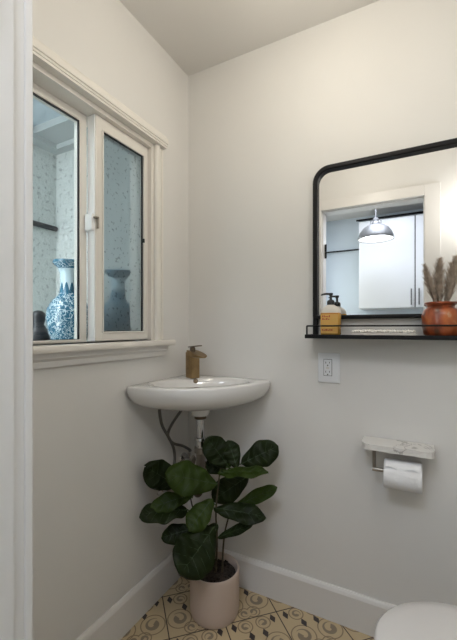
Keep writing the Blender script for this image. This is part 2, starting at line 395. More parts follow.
# glazing bead on the sliding sash
t = bm_new(); 
for q in ((-.534, -.528, WZ0+.038, WZ1-.062), (iy1-.029, iy1-.023, WZ0+.038, WZ1-.062)): bx(t, -.021, -.015, *q, .002)
bx(t, -.021, -.015, -.534, iy1-.023, WZ0+.034, WZ0+.040, .002); bx(t, -.021, -.015, -.534, iy1-.023, WZ1-.067, WZ1-.061, .002)
struct('glazing_bead', t, M['vinyl'], parent=win)
t = bm_new(); bx(t, -.062, -.020, -.580, -.566, 1.535, 1.598, .006, 3); la = obj('window_latch', t, M['vinylw'], win)
t = bm_new(); bx(t, -.021, -.010, -.575, -.556, 1.578, 1.586, .002); bx(t, -.021, -.012, -.560, -.553, 1.545, 1.588, .002); obj('latch_lever', t, M['nickel'], la)
t = bm_new(); bx(t, -.0195, -.013, iy1-.034, iy1-.026, 1.545, 1.562, .002); obj('sash_clip', t, M['gasket'], win)

# ---------------- outside the window: stucco alcove ----------------
b = bm_new(); bx(b, -1.12, -1.0, -4.0, .12, 0, 2.6); struct('wall_outside_far', b, M['stucco'])
b = bm_new(); bx(b, -1.0, -.12, 0, .12, 0, 2.6); struct('wall_outside_side', b, M['stucco'])
b = bm_new(); bx(b, -1.12, -.12, -4, .12, -.06, 0); struct('ground_outside', b, M['soffit'])
b = bm_new(); bx(b, -1.0, -.12, -.19, 0, 2.30, 2.36); bx(b, -1.0, -.12, -.05, 0, 2.27, 2.30, 0); bx(b, -1.0, -.93, -1.2, -.05, 2.27, 2.30)
struct('trim_3', b, M['soffit'])
b = bm_new(); bx(b, -1.3, -.12, -.52, -.19, 2.34, 2.38); bx(b, -1.3, -.12, -.72, -.56, 2.36, 2.40)
bx(b, -1.3, -.12, -1.10, -.76, 2.34, 2.38)
struct('trim_4', b, M['beam'])
rd = bm_new(); tube(rd, [(-.985, -.60, 1.80), (-.985, -.012, 1.80)], .016, 12)
tag(obj('wall_rail', rd, M['darkpot'], None, 40), 'dark horizontal rail along the stucco wall outside the window', 'rail')
tb = thing('garden_table', 'dark weathered slatted table standing outside under the window', 'table', (-.42, -.45, 0))
TZ = 1.078
for y in [-.86+.085*i for i in range(9)]:
    b = bm_new(); bx(b, -.72, -.16, y, y+.078, TZ-.03, TZ, .004); obj('slat', b, M['tabletop'], tb)
for x in (-.70, -.22):
    for y in (-.84, -.15):
        b = bm_new(); bx(b, x, x+.04, y, y+.04, 0, TZ-.03); obj('leg', b, M['tabletop'], tb)
vp = [(0, 0), (.052, 0), (.056, .008), (.060, .03), (.078, .09), (.087, .14), (.084, .18), (.066, .215), (.044, .235), (.036, .250), (.033, .29), (.034, .325), (.044, .350), (.060, .364), (.062, .372), (.060, .378), (.050, .374), (.030, .34), (.028, .26), (0, .26)]
def vase(x, y, label):
    b = bm_new(); lathe(b, vp, n=48); o = obj('porcelain_vase', b, M['porcelain'], None, 60); o.location = (x, y, TZ)
    return tag(o, label, 'vase', 'blue and white vases outside the window')
v1 = vase(-.25, -.495, 'blue and white porcelain vase behind the clear left window pane')
v2 = v1.copy(); COL.objects.link(v2); v2.location = (-.26, -.215, TZ); v2['label'] = 'porcelain vase blurred to a dark shape behind the spotted right window pane'
b = bm_new(); lathe(b, [(0, 0), (.03, 0), (.045, .03), (.05, .07), (.035, .10), (.022, .12), (.03, .15), (.026, .17), (.012, .18), (0, .182)], n=28)
o = obj('dark_figurine', b, M['darkpot'], None, 60); o.location = (-.44, -.50, TZ); tag(o, 'small dark rounded ornament left of the blue and white vase outside', 'ornament')

# ---------------- kitchen beyond the door (seen in the mirror) ----------------
b = bm_new(); bx(b, -.12, 2.1, -2.95, DO, -.05, 0); struct('floor_kitchen', b, M['kfloor'])
b = bm_new(); bx(b, -.12, 2.1, -2.95, -2.83, 0, HC); struct('wall_kitchen_far', b, M['kwall'])
b = bm_new(); bx(b, -.12, 0, -2.83, DO, 0, 1.05); bx(b, -.12, 0, -2.83, DO, 2.15, HC); bx(b, -.12, 0, -2.83, -2.55, 1.05, 2.15); bx(b, -.12, 0, -1.45, DO, 1.05, 2.15)
struct('wall_kitchen_left', b, M['kwall'])
b = bm_new()
for q in ((-2.55, -2.51, 1.05, 2.15), (-1.49, -1.45, 1.05, 2.15), (-2.51, -1.49, 1.05, 1.09), (-2.51, -1.49, 2.11, 2.15)): bx(b, -.10, -.04, *q)
w2 = struct('added_window_2', b, M['vinylw'], label='unseen window added to let fill light into the kitchen')  # added window, out of view, serves as a source of fill light
b = bm_new(); bx(b, -.075, -.071, -2.51, -1.49, 1.09, 2.11); obj('glass_pane', b, M['glass'], w2)
b = bm_new(); bx(b, 2.0, 2.1, -2.83, DI, 0, HC); struct('wall_kitchen_right', b, M['kwall'])
ku = thing('wall_cabinet', 'white kitchen wall cabinet with slim grey handles, reflected in the mirror', 'cabinet', (1.0, -2.65, 1.385))
b = bm_new(); bx(b, .465, 1.55, -2.83, -2.52, 1.385, 2.30); obj('body', b, M['cab'], ku)
for x0, x1, hx in ((.465, .983, .955), (.993, 1.545, 1.022)):
    b = bm_new(); bx(b, x0, x1, -2.52, -2.50, 1.388, 2.29, .002); d = obj('door', b, M['cab'], ku)
    b = bm_new(); bx(b, hx-.006, hx+.006, -2.478, -2.466, 1.41, 1.57, .002); bx(b, hx-.005, hx+.005, -2.50, -2.47, 1.42, 1.43); bx(b, hx-.005, hx+.005, -2.50, -2.47, 1.55, 1.56); obj('handle', b, M['dome'], d)
b = bm_new(); bx(b, .983, .993, -2.519, -2.505, 1.388, 2.29); obj('door_gap', b, M['dark'], ku)
b = bm_new(); bx(b, .44, 1.6, -2.495, -2.48, 2.300, 2.316, .002); bx(b, .46, 1.58, -2.52, -2.48, 2.303, 2.312); tag(obj('track_rail', b, M['black'], None), 'thin black rail running above the kitchen cabinet doors in the mirror', 'rail')
b = bm_new(); tube(b, [(.02, -2.80, 2.07), (.455, -2.80, 2.07)], .008, 10); bx(b, .05, .06, -2.83, -2.80, 2.065, 2.075); bx(b, .42, .43, -2.83, -2.80, 2.065, 2.075)
tag(obj('curtain_rod', b, M['black'], None, 40), 'thin black rod on the pale blue kitchen wall left of the cabinet', 'rod')
pd = thing('pendant_lamp', 'grey metal dome pendant lamp hanging in the kitchen, seen in the mirror', 'lamp', (.67, -2.07, 2.44))
px, py = .67, -2.07
dp = [(.153, 1.995), (.155, 2.002), (.151, 2.02), (.138, 2.058), (.110, 2.095), (.080, 2.118), (.05, 2.130), (.032, 2.135), (.028, 2.137)]
b = bm_new(); lathe(b, dp, (px, py, 0), 56); obj('lamp_shade', b, M['dome'], pd, 50)
b = bm_new(); lathe(b, [(r-.004, z-.002) for r, z in dp[1:]], (px, py, 0), 56); obj('shade_lining', b, M['dome_in'], pd, 50)
b = bm_new(); lathe(b, [(.0, 2.13), (.034, 2.13), (.038, 2.137), (.034, 2.150), (.026, 2.158), (.026, 2.182), (.018, 2.19), (0, 2.19)], (px, py, 0), 24); obj('lamp_cap', b, M['dome'], pd, 40)
for q in (-1, 1):
    b = bm_new(); tube(b, [(px+q*.045, py, 2.137), (px+q*.045, py, 2.165), (px+q*.02, py, 2.178)], .004, 8); obj('bracket', b, M['dome'], pd)
b = bm_new(); tube(b, [(px, py, 2.19), (px, py, 2.425)], .007, 10); obj('lamp_rod', b, M['dome'], pd, 40)
b = bm_new(); lathe(b, [(0, 2.44), (.055, 2.44), (.055, 2.425), (.01, 2.418), (0, 2.418)], (px, py, 0), 30); obj('canopy', b, M['dome'], pd, 40)
kp = thing('added_ceiling_panel', 'square glowing panel added out of view on the kitchen ceiling as fill light', 'lamp', (.75, -1.85, 2.44))  # unseen panel added to light the back wall through the doorway
b = bm_new(); bx(b, .48, 1.02, -2.12, -1.58, 2.432, 2.44); obj('frame', b, M['plastic'], kp)
b = bm_new(); bx(b, .50, 1.0, -2.10, -1.60, 2.429, 2.432); obj('fill_panel', b, M['panel'], kp)
# glowing globe added above the frame, unseen, to brighten the bathroom
LX, LY, LZ = .72, -.55, 2.19
cl = thing('added_ceiling_globe', 'glowing white globe added out of view under the bathroom ceiling as fill light', 'lamp', (LX, LY, 2.44))
b = bm_new(); lathe(b, [(0, 2.44), (.06, 2.44), (.06, 2.425), (.02, 2.415), (.02, LZ+.072), (0, LZ+.072)], (LX, LY, 0), 40); obj('fill_base', b, M['brass'], cl, 40)
b = bm_new(); lathe(b, [(0 if i in (0, 24) else .07*math.sin(PI*i/24), LZ-.07*math.cos(PI*i/24)) for i in range(25)], (LX, LY, 0), 40); obj('fill_globe', b, M['fillglow'], cl, 60)
LX, LY, LZ = 1.36, -.97, 1.88
wl = thing('added_wall_globe', 'round glowing globe added out of view beside the bathroom doorway as fill light', 'lamp', (LX, DI, LZ))  # unseen globe added on the front wall to even out the lighting
b = bm_new(); lathe(b, [(0, DI), (.055, DI), (.055, DI+.02), (.018, DI+.025), (.018, LY-.068), (0, LY-.068)], (LX, 0, LZ), 40, 'Y'); obj('fill_base', b, M['brass'], wl, 40)
b = bm_new(); lathe(b, [(0 if i in (0, 24) else .07*math.sin(PI*i/24), LZ-.07*math.cos(PI*i/24)) for i in range(25)], (LX, LY, 0), 40); obj('fill_globe', b, M['fillglow2'], wl, 60)

# ---------------- corner sink ----------------
CAM = Vector((1.013, -1.485, 1.183)); VD = Vector((-.468, .884, 0)); RD = Vector((.884, .468, 0)); UP = Vector((0, 0, 1))
def at(x, y, s):      # a point of the room seen at photo pixel x, y, standing s metres in front of the lens
    return CAM+VD*s+RD*((x-228.5)/358*s)+UP*((328-y)/358*s)
# ---------------- corner sink ----------------
SZ = .955
def diag(a, bb, z):   # a along the diagonal out of the corner, bb across
    return (a*.70711+bb*.70711, -(a*.70711-bb*.70711), z)
SR = .447
def outline():
    pts = [(.006, -.006)]
    # along the back wall to +x, then round to the front arc
    poly = []
    for i in range(13): poly.append((.004+(SR-.030-.004)*i/12, -.003))
    cx, cy, r = SR-.026, -.029, .026
    for i in range(1, 6): poly.append((cx+r*math.cos(PI/2-PI/2*i/6), cy+r*math.sin(PI/2-PI/2*i/6)))
    # front arc from (SR,-.03) to (.03,-SR)
    R = .415
    for i in range(1, 41):
        a = i/41*PI/2
        e = .96
        x = .022+(SR-.022)*math.cos(a)**e; y = -(.022+(SR-.022)*math.sin(a)**e)
        poly.append((x, y))
    poly += [(-q, -p) for p, q in poly[:18]][::-1]
    return poly
OUT = outline()
CA = (.19, -.19)
def cast(th):
    d = (math.cos(th), math.sin(th)); best = 0
    n = len(OUT)
    for i in range(n):
        p, q = OUT[i], OUT[(i+1) % n]
        ex, ey = q[0]-p[0], q[1]-p[1]; den = d[0]*ey-d[1]*ex
        if abs(den) < 1e-12: continue
        wx, wy = p[0]-CA[0], p[1]-CA[1]
        t = (wx*ey-wy*ex)/den; s = (wx*d[1]-wy*d[0])/den
        if t > 0 and -1e-6 <= s <= 1+1e-6: best = max(best, t)
    return best
NS = 128
TH = [2*PI*i/NS for i in range(NS)]; RO = [cast(t) for t in TH]
def ring_out(k, z, fl=0):
    return [(CA[0]+RO[i]*k*math.cos(TH[i]), CA[1]+RO[i]*k*math.sin(TH[i]), z) for i in range(NS)]
def ring_bas(a0, sa, sb, z, e=2.3):
    out = []
    for i in range(NS):
        # superellipse in diagonal frame around a0
        th = TH[i]+PI/4
        c, s = math.cos(th), math.sin(th)
        r = (abs(c/sa)**e+abs(s/sb)**e)**(-1/e)
        out.append(diag(a0+r*c, r*s, z))
    return out
sk = thing('corner_sink', 'white ceramic corner sink mounted where two walls meet', 'sink', (.19, -.19, SZ))
b = bm_new()
rings = [ring_out(.20, SZ-.106), ring_out(.45, SZ-.104), ring_out(.66, SZ-.096), ring_out(.82, SZ-.081), ring_out(.93, SZ-.061), ring_out(.985, SZ-.036), ring_out(.998, SZ-.022), ring_out(1, SZ-.008), ring_out(.994, SZ-.002), ring_out(.98, SZ),
         ring_bas(.285, .118, .205, SZ-.001), ring_bas(.285, .112, .198, SZ-.005), ring_bas(.283, .105, .188, SZ-.02), ring_bas(.282, .092, .165, SZ-.05), ring_bas(.280, .07, .12, SZ-.072), ring_bas(.275, .03, .05, SZ-.078)]
# back edge stays flat against the walls: keep lower rings shaped, walls hide the rest
loft(b, rings)
obj('basin', b, M['ceramic'], sk, 50)
dc = diag(.275, 0, 0)
b = bm_new(); lathe(b, [(0, SZ-.0775), (.024, SZ-.0775), (.026, SZ-.075), (.020, SZ-.073), (0, SZ-.073)], (dc[0], dc[1], 0), 28); obj('drain', b, M['brass_dark'], sk, 40)
oc = diag(.174, 0, SZ-.012)
b = bm_new(); lathe(b, [(0, 0), (.011, 0), (.011, .004), (.007, .005), (0, .003)], n=20)
o = obj('overflow_ring', b, M['brass_dark'], None, 40); o.parent = sk; o.location = Vector(oc)-sk.location; o.rotation_euler = (PI/2*.8, 0, PI/4)
b = bm_new(); lathe(b, [(0, SZ-.142), (.034, SZ-.142), (.039, SZ-.136), (.041, SZ-.105), (.039, SZ-.098), (0, SZ-.098)], (dc[0], dc[1], 0), 32); obj('waste_boss', b, M['ceramic'], sk, 40)
# faucet
fx, fy = .100, -.112
fc = thing('faucet', 'square brass waterfall faucet with flat lever at the back of the sink', 'faucet', (fx, fy, SZ))
fc.rotation_euler = (0, 0, math.radians(-22))
def fobj(name, bm, m, sm=None):
    o = obj(name, bm, m, None, sm); o.parent = fc; return o
b = bm_new(); bx(b, -.025, .025, -.023, .023, 0, .118, .004, 3); fobj('body', b, M['brass'], 40)
b = bm_new()
rr = []
for x, w, z0, z1 in ((-.024, .017, .108, .124), (-.015, .023, .102, .127), (.0, .0245, .100, .126), (.03, .027, .097, .120), (.055, .030, .096, .112), (.075, .026, .096, .106), (.086, .014, .0965, .102)):
    rr.append([(x, -w, z0+.003), (x, -w, z1), (x, -w+.004, z1+.001), (x, 0, z1-.004), (x, w-.004, z1+.001), (x, w, z1), (x, w, z0+.003), (x, w*.6, z0-.001), (x, -w*.6, z0-.001)])
loft(b, rr); fobj('spout', b, M['brass'], 50)
b = bm_new(); lathe(b, [(0, .118), (.013, .118), (.0125, .135), (.010, .141), (0, .142)], n=20); lv = fobj('lever_hub', b, M['brass_dark'], 40)
b = bm_new(); bx(b, -.024, .060, -.011, .011, -.002, .003, .002, 2, Matrix.Translation((0, 0, .142)) @ Matrix.Rotation(math.radians(-6), 4, 'Y')); fobj('lever', b, M['brass_dark'], 40)

# drain pipe and trap
tr = thing('sink_drain_pipe', 'chrome drain pipe and dark trap under the corner sink', 'pipe', (dc[0], dc[1], .5))
b = bm_new(); lathe(b, [(0, SZ-.1425), (.024, SZ-.1425), (.026, SZ-.144), (.026, SZ-.155), (.022, SZ-.158), (0, SZ-.158)], (dc[0], dc[1], 0), 24); obj('top_nut', b, M['brass_dark'], tr, 40)
b = bm_new(); lathe(b, [(.018, SZ-.155), (.018, SZ-.235), (.024, SZ-.237), (.025, SZ-.248), (.019, SZ-.252), (.019, SZ-.285)], (dc[0], dc[1], 0), 28); obj('tailpiece', b, M['chrome'], tr, 40)
b = bm_new(); lathe(b, [(.016, SZ-.275), (.026, SZ-.278), (.026, SZ-.300), (.019, SZ-.304), (.019, .555)], (dc[0], dc[1], 0), 24); obj('slip_nut', b, M['nickel'], tr, 40)
b = bm_new(); tube(b, [(dc[0], dc[1], .57), (dc[0], dc[1], .50), (dc[0]-.03, dc[1]+.02, .465), (dc[0]-.06, dc[1]+.05, .50), (dc[0]-.07, dc[1]+.07, .52), (dc[0]-.09, -.01, .525), (dc[0]-.09, -.002, .525)], .016, 14, 6); obj('trap', b, M['brass_dark'], tr, 60)
b = bm_new(); lathe(b, [(.015, -.012), (.035, -.004), (.036, 0), (0, 0)], (dc[0]-.09, 0, .525), 24, 'Y'); obj('wall_flange', b, M['chrome'], tr, 40)
def valve(y, z, label):
    v = thing('shutoff_valve', label, 'valve', (0, y, z), 'shutoff valves under the sink')
    b = bm_new(); lathe(b, [(0, 0), (.030, 0), (.028, .006), (.009, .010), (.008, .036), (0, .036)], (0, y, z), 24, 'X'); obj('wall_flange', b, M['chrome'], v, 40)
    b = bm_new(); lathe(b, [(0, .026), (.013, .028), (.014, .044), (0, .046)], (0, y, z), 20, 'X'); tube(b, [(.036, y, z), (.036, y, z+.035)], .007, 10); obj('valve_body', b, M['chrome'], v, 40)
    b = bm_new(); lathe(b, [(0, .046), (.008, .046), (.024, .050), (.026, .056), (.020, .061), (0, .061)], (0, y, z), 20, 'X'); obj('valve_handle', b, M['nickel'], v, 40)
valve(-.045, .545, 'dim round shutoff valve on the wall beside the drain pipe')
valve(-.215, .465, 'chrome shutoff valve peeking out left of the plant leaves')
def hose(pts, label):
    b = bm_new(); tube(b, pts, .0065, 10, 8); tag(obj('water_hose', b, M['steel_hose'], None, 60), label, 'hose', 'braided hoses under the sink')
hose([at(159, 408, 1.50), at(162, 425, 1.53), at(169, 438, 1.57), at(174, 450, 1.60), at(174, 465, 1.60), at(168, 482, 1.58), (.037, -.215, .510)], 'left braided hose running straight down from under the sink')
hose([at(183, 408, 1.57), at(172, 424, 1.60), at(168, 435, 1.63), at(173, 443, 1.66), at(183, 446, 1.69), at(190, 450, 1.72), (.037, -.045, .590)], 'curled braided hose sweeping right towards the drain pipe')

# ---------------- mirror with shelf ----------------
MX0, MX1, MZ0, MZ1 = .632, 1.250, 1.219, 1.838
mr = thing('wall_mirror', 'rounded mirror in a black metal frame with a shelf, on the back wall', 'mirror', (.945, 0, 1.15))
def rrect(x0, x1, z0, z1, r, k=8, rb=None):
    rb = r if rb is None else rb; P = []
    for cx, cz, a0, q in ((x1-r, z1-r, 0, r), (x0+r, z1-r, PI/2, r), (x0+rb, z0+rb, PI, rb), (x1-rb, z0+rb, 1.5*PI, rb)):
        for i in range(k+1): a = a0+PI/2*i/k; P.append((cx+q*math.cos(a), cz+q*math.sin(a)))
    return P
b = bm_new(); w = .019
o1 = rrect(MX0, MX1, MZ0, MZ1, .065, 10, .012); i1 = rrect(MX0+w, MX1-w, MZ0+w*.8, MZ1-w, .048, 10, .004)
o2 = rrect(MX0+.004, MX1-.004, MZ0+.004, MZ1-.004, .062, 10, .010); i2 = rrect(MX0+w-.004, MX1-w+.004, MZ0+w*.8-.004, MZ1-w+.004, .051, 10, .006)
R = [[(x, -.002, z) for x, z in o1], [(x, -.028, z) for x, z in o1], [(x, -.032, z) for x, z in o2], [(x, -.032, z) for x, z in i2], [(x, -.028, z) for x, z in i1], [(x, -.010, z) for x, z in i1], [(x, -.002, z) for x, z in i1]]
loft(b, R+[R[0]], False, False); bmesh.ops.remove_doubles(b, verts=b.verts, dist=1e-6)
obj('frame', b, M['black'], mr, 40)
b = bm_new(); g = rrect(MX0+.01, MX1-.01, MZ0+.008, MZ1-.01, .055, 10, .006); loft(b, [[(x, -.003, z) for x, z in g], [(x, -.012, z) for x, z in g]]); obj('mirror_glass', b, M['mirror'], mr)
SHZ = 1.150
b = bm_new(); bx(b, MX0-.004, MX1+.004, -.116, -.002, SHZ, SHZ+.006, .001); obj('shelf_board', b, M['black'], mr)
b = bm_new(); bx(b, MX0-.006, MX1+.006, -.122, -.114, SHZ-.007, SHZ+.008, .002); bx(b, MX0-.008, MX0, -.120, -.002, SHZ-.007, SHZ+.008, .002); bx(b, MX1, MX1+.008, -.120, -.002, SHZ-.007, SHZ+.008, .002); obj('shelf_edge', b, M['black'], mr)
b = bm_new(); RZ = 1.191
tube(b, [(MX0, -.004, RZ), (MX0, -.112, RZ), (MX0+.006, -.118, RZ), (MX1-.006, -.118, RZ), (MX1, -.112, RZ), (MX1, -.004, RZ)], .0030, 8)
obj('guard_rail', b, M['black'], mr, 60)
for x in (MX0, MX1):
    b = bm_new(); tube(b, [(x, -.116, SHZ+.005), (x, -.116, RZ)], .0035, 8); obj('rail_post', b, M['black'], mr)
    b = bm_new(); bx(b, x-.001 if x == MX0 else x-.018, x+.018 if x == MX0 else x+.001, -.024, -.002, SHZ+.005, MZ0+.01, .002); obj('bracket', b, M['black'], mr)
# soap bottle
sx, sy, sz = .714, -.072, SHZ+.0065; SU = .012
sb = thing('soap_dispenser', 'honey-coloured soap bottle with black pump standing on the mirror shelf', 'soap bottle', (sx, sy, sz))
def rring(wx, wy, z, r=.3, n=40):
    out = []
    for i in range(n):
        a = 2*PI*i/n; e = .45
        out.append((sx+wx*math.copysign(abs(math.cos(a))**e, math.cos(a)), sy+wy*math.copysign(abs(math.sin(a))**e, math.sin(a)), sz+z))
    return out
b = bm_new(); loft(b, [rring(.034, .024, 0), rring(.037, .027, .003), rring(.037, .027, .082), rring(.036, .026, .085)]); obj('bottle_body', b, M['amber'], sb, 50)
def ering(wx, wy, z, e=1, n=40): return [(sx+wx*math.copysign(abs(math.cos(2*PI*i/n))**e, math.cos(2*PI*i/n)), sy+wy*math.copysign(abs(math.sin(2*PI*i/n))**e, math.sin(2*PI*i/n)), sz+z) for i in range(n)]
b = bm_new(); loft(b, [rring(.0365, .0265, .0845), ering(.037, .027, .090, .5), ering(.035, .026, .098, .6), ering(.029, .023, .105, .8), ering(.021, .019, .111), ering(.014, .014, .115), ering(.013, .013, .118)]); obj('bottle_shoulder', b, M['capcream'], sb, 60)
b = bm_new(); bx(b, sx-.032, sx+.032, sy-.0276, sy-.0268, sz+.006, sz+.079); lb = obj('label_sticker', b, M['label'], sb)
b = bm_new(); random.seed(4)
for row, (z, hgt, xs) in enumerate(((.068, .007, 5), (.058, .006, 4), (.016, .006, 6))):
    x = sx-.027
    for i in range(xs):
        ww = random.choice((.004, .005, .006)); bx(b, x, x+ww, sy-.0281, sy-.0275, sz+z, sz+z+hgt*random.choice((.6, 1))); x += ww+.0022
bx(b, sx-.030, sx+.032, sy-.0281, sy-.0275, sz+.0800, sz+.0815)
obj('lettering', b, M['red'], lb)
b = bm_new(); lathe(b, [(0, .104), (.014, .104), (.0145, .116), (.012, .121), (.006, .124), (.0045, .126), (.0045, .142), (0, .142)], (sx, sy, sz+SU), 24); obj('pump_collar', b, M['pump'], sb, 40)
b = bm_new(); lathe(b, [(0, .140), (.007, .140), (.0085, .146), (.008, .150), (0, .151)], (sx, sy, sz+SU), 18)
tube(b, [(sx, sy, sz+.158), (sx-.018, sy-.004, sz+.159), (sx-.032, sy-.008, sz+.156), (sx-.034, sy-.0085, sz+.153)], lambda t: .0045-.0015*t, 10, 3); obj('pump_nozzle', b, M['pump'], sb, 50)
# mosaic bead tray
ty = -.065
tr2 = thing('bead_tray', 'low tray of pale bone-coloured beads in the middle of the mirror shelf', 'tray', (.925, ty, SHZ+.0065))
b = bm_new(); bx(b, .795, 1.008, -.108, -.030, SHZ+.0065, SHZ+.016, .001); obj('tray_base', b, M['capcream'], tr2)
b = bm_new(); random.seed(7)
for i in range(24):
    for j in range(7):
        x = .800+i*.0087+random.uniform(-.001, .001); y = -.104+j*.0110+random.uniform(-.001, .001); r = random.uniform(.0042, .0062)
        bmesh.ops.create_icosphere(b, subdivisions=1, radius=r, matrix=Matrix.Translation((x, y, SHZ+.0190+random.uniform(0, .003))))
o = obj('beads', b, M['bead'], tr2, 60); o['kind'] = 'stuff'
# rust jar with pampas
jx, jy, jz = 1.082, -.060, SHZ+.0065
jar = tag(obj('rust_jar', (lambda bb: (lathe(bb, [(0, 0), (.046, 0), (.052, .004), (.058, .03), (.0585, .07), (.054, .086), (.045, .094), (.041, .099), (.044, .106), (.050, .110), (.050, .114), (.046, .115), (.040, .108), (.036, .098), (.036, .06), (0, .06)], n=48), bb)[1])(bm_new()), M['rust'], None, 50), 'round glazed rust-orange jar at the right end of the mirror shelf', 'jar'); jar.location = (jx, jy, jz)
random.seed(11)
def plume(pts, R, n, label):
    t = thing('pampas_stem', label, 'dried grass', pts[0], 'pampas stems in the rust jar')
    P = cspline(pts, 12)
    b = bm_new(); tube(b, P, .0014, 6); obj('stalk', b, M['stalk'], t)
    b = bm_new(); L = len(P)
    for i in range(n):
        u = random.uniform(.28, 1.0); k = u*(L-1); i0 = int(min(k, L-2)); p = P[i0].lerp(P[i0+1], k-i0); d = (P[i0+1]-P[i0]).normalized()
        env = math.sin(PI*min(1, max(0, (u-.28)/.72))**.75)**.7+.15
        a = random.uniform(0, 2*PI); s = Vector((math.cos(a), math.sin(a), 0)); ln = R*env*random.uniform(.35, 1.25)*(1+.3*math.sin(u*40+a))
        q1 = p+s*ln*.35+d*ln*.55; q2 = p+s*ln*.75+d*ln*1.2; wv = d.cross(s).normalized()*.0006
        m1 = [b.verts.new(x) for x in (p-wv, p+wv, q1+wv, q1-wv)]; b.faces.new(m1)
        e1, e2 = b.verts.new(q2+wv*.4), b.verts.new(q2-wv*.4); b.faces.new((m1[3], m1[2], e1, e2))
    f = obj('plume', b, M['plume'], t); f['kind'] = 'stuff'
plume([(jx-.020, jy, jz+.065), (jx-.016, jy-.004, jz+.12), (jx-.030, jy-.01, jz+.18), (jx-.048, jy-.01, jz+.245)], .018, 1100, 'leftmost thin brownish pampas plume leaning out of the rust jar')
plume([(jx, jy, jz+.065), (jx-.001, jy, jz+.12), (jx-.004, jy, jz+.19), (jx-.002, jy, jz+.262)], .023, 1500, 'middle upright pampas plume in the rust jar')
plume([(jx+.020, jy-.004, jz+.065), (jx+.022, jy-.004, jz+.12), (jx+.034, jy-.006, jz+.19), (jx+.044, jy-.006, jz+.262)], .026, 1700, 'rightmost pampas plume in the rust jar, cut off by the doorway edge')

# ---------------- outlet ----------------
ot = thing('wall_outlet', 'white duplex wall outlet below the mirror shelf', 'outlet', (.688, 0, 1.022))
b = bm_new(); bx(b, .648, .736, -.006, 0, .960, 1.081, .0028, 3); obj('cover_plate', b, M['plastic'], ot, 40)
b = bm_new(); bx(b, .671, .705, -.0068, -.005, .988, 1.056); obj('insert_shadow', b, M['dark'], ot)
b = bm_new(); bx(b, .6725, .7035, -.0085, -.005, .9895, 1.0545, .001); ins = obj('receptacle', b, M['plastic'], ot)
b = bm_new()
for zc in (1.040, 1.003):
    bx(b, .6795, .6815, -.0092, -.008, zc-.002, zc+.006); bx(b, .694, .696, -.0092, -.008, zc-.001, zc+.006)
    lathe(b, [(0, -.0092), (.0026, -.0092), (.0026, -.008), (0, -.008)], (.688, 0, zc-.009), 12, 'Y')
obj('slots', b, M['dark'], ins)
b = bm_new(); bx(b, .682, .694, -.0095, -.008, 1.0215, 1.0245, .0005); bx(b, .682, .694, -.0095, -.008, 1.017, 1.020, .0005); obj('test_buttons', b, M['capcream'], ins)

# ---------------- paper holder ----------------
ph = thing('paper_holder', 'marble shelf on a bronze bracket holding toilet paper on the back wall', 'toilet paper holder', (.945, 0, .74))
b = bm_new()
pr = [(.828, -.004), (.828, -.078), (.842, -.098), (.858, -.104), (1.040, -.104), (1.056, -.098), (1.064, -.078), (1.064, -.004)]
loft(b, [[(x, y, .742) for x, y in pr], [(x, y, .763) for x, y in pr]])
obj('shelf', b, M['marble'], ph)
b = bm_new(); tube(b, [(.870, -.066, .742), (.870, -.066, .664)], .0065, 12); tube(b, [(.864, -.066, .664), (1.020, -.066, .664)], .0075, 14); tube(b, [(.870, -.066, .738), (.870, -.004, .738)], .0065, 10)
obj('bracket', b, M['nickel'], ph, 40)
RX0, RX1, RY, RZc, RR = .905, 1.026, -.066, .657, .050
rl = thing('toilet_roll', 'white toilet paper roll hanging under the marble shelf', 'toilet paper', (RX0, RY, RZc))
b = bm_new(); lathe(b, [(.021, RX0), (RR-.002, RX0), (RR, RX0+.002), (RR, RX1-.002), (RR-.002, RX1), (.021, RX1)], (0, RY, RZc), 56, 'X', True); obj('paper', b, M['paper'], rl, 50)
b = bm_new(); lathe(b, [(.0195, RX0+.001), (.0205, RX0+.001), (.0205, RX1-.001), (.0195, RX1-.001)], (0, RY, RZc), 32, 'X', True); obj('cardboard_core', b, M['card'], rl, 50)
b = bm_new(); R0 = []
for i in range(13):
    a = math.radians(40+85*i/12); r = RR+.0015+.006*math.exp(-((i-3)/2.5)**2)
    R0.append([(x, RY-r*math.cos(a), RZc+r*math.sin(a)+(.004*math.sin(x*90) if i < 2 else 0)) for x in [RX0+.006+(RX1-RX0-.010)*k/14 for k in range(15)]])
V = [[b.verts.new(p) for p in r] for r in R0]
for A, B in zip(V, V[1:]):
    for k in range(14): b.faces.new((A[k], A[k+1], B[k+1], B[k]))
obj('loose_sheet', b, M['paper'], rl, 60)

# ---------------- toilet ----------------
tl = thing('toilet', 'white toilet with closed lid, only its rounded front in the bottom right corner', 'toilet', (1.28, -.52, 0))
TY = -.505
def egg(xf, xb, hw, z, n=56):
    out = []; c = xf+hw*1.15
    for i in range(n):
        a = 2*PI*i/n; s = math.sin(a); co = math.cos(a)
        x = c+(xb-c)*max(co, 0)**.75 if co > 0 else c+(c-xf)*co
        yy = hw*s if co <= 0 else hw*math.copysign(abs(s)**.8, s)
        out.append((x, TY+yy, z))
    return out
b = bm_new(); loft(b, [egg(1.06, 1.42, .10, 0), egg(1.05, 1.42, .105, .02), egg(1.06, 1.40, .09, .12), egg(1.02, 1.40, .12, .22), egg(.95, 1.40, .165, .31), egg(.925, 1.40, .182, .36), egg(.922, 1.40, .184, .378), egg(.93, 1.39, .178, .382)]); obj('bowl', b, M['toilet'], tl, 60)
b = bm_new(); loft(b, [egg(.921, 1.38, .186, .383), egg(.914, 1.385, .192, .387), egg(.914, 1.385, .192, .395), egg(.920, 1.38, .187, .399)]); obj('seat', b, M['toilet'], tl, 60)
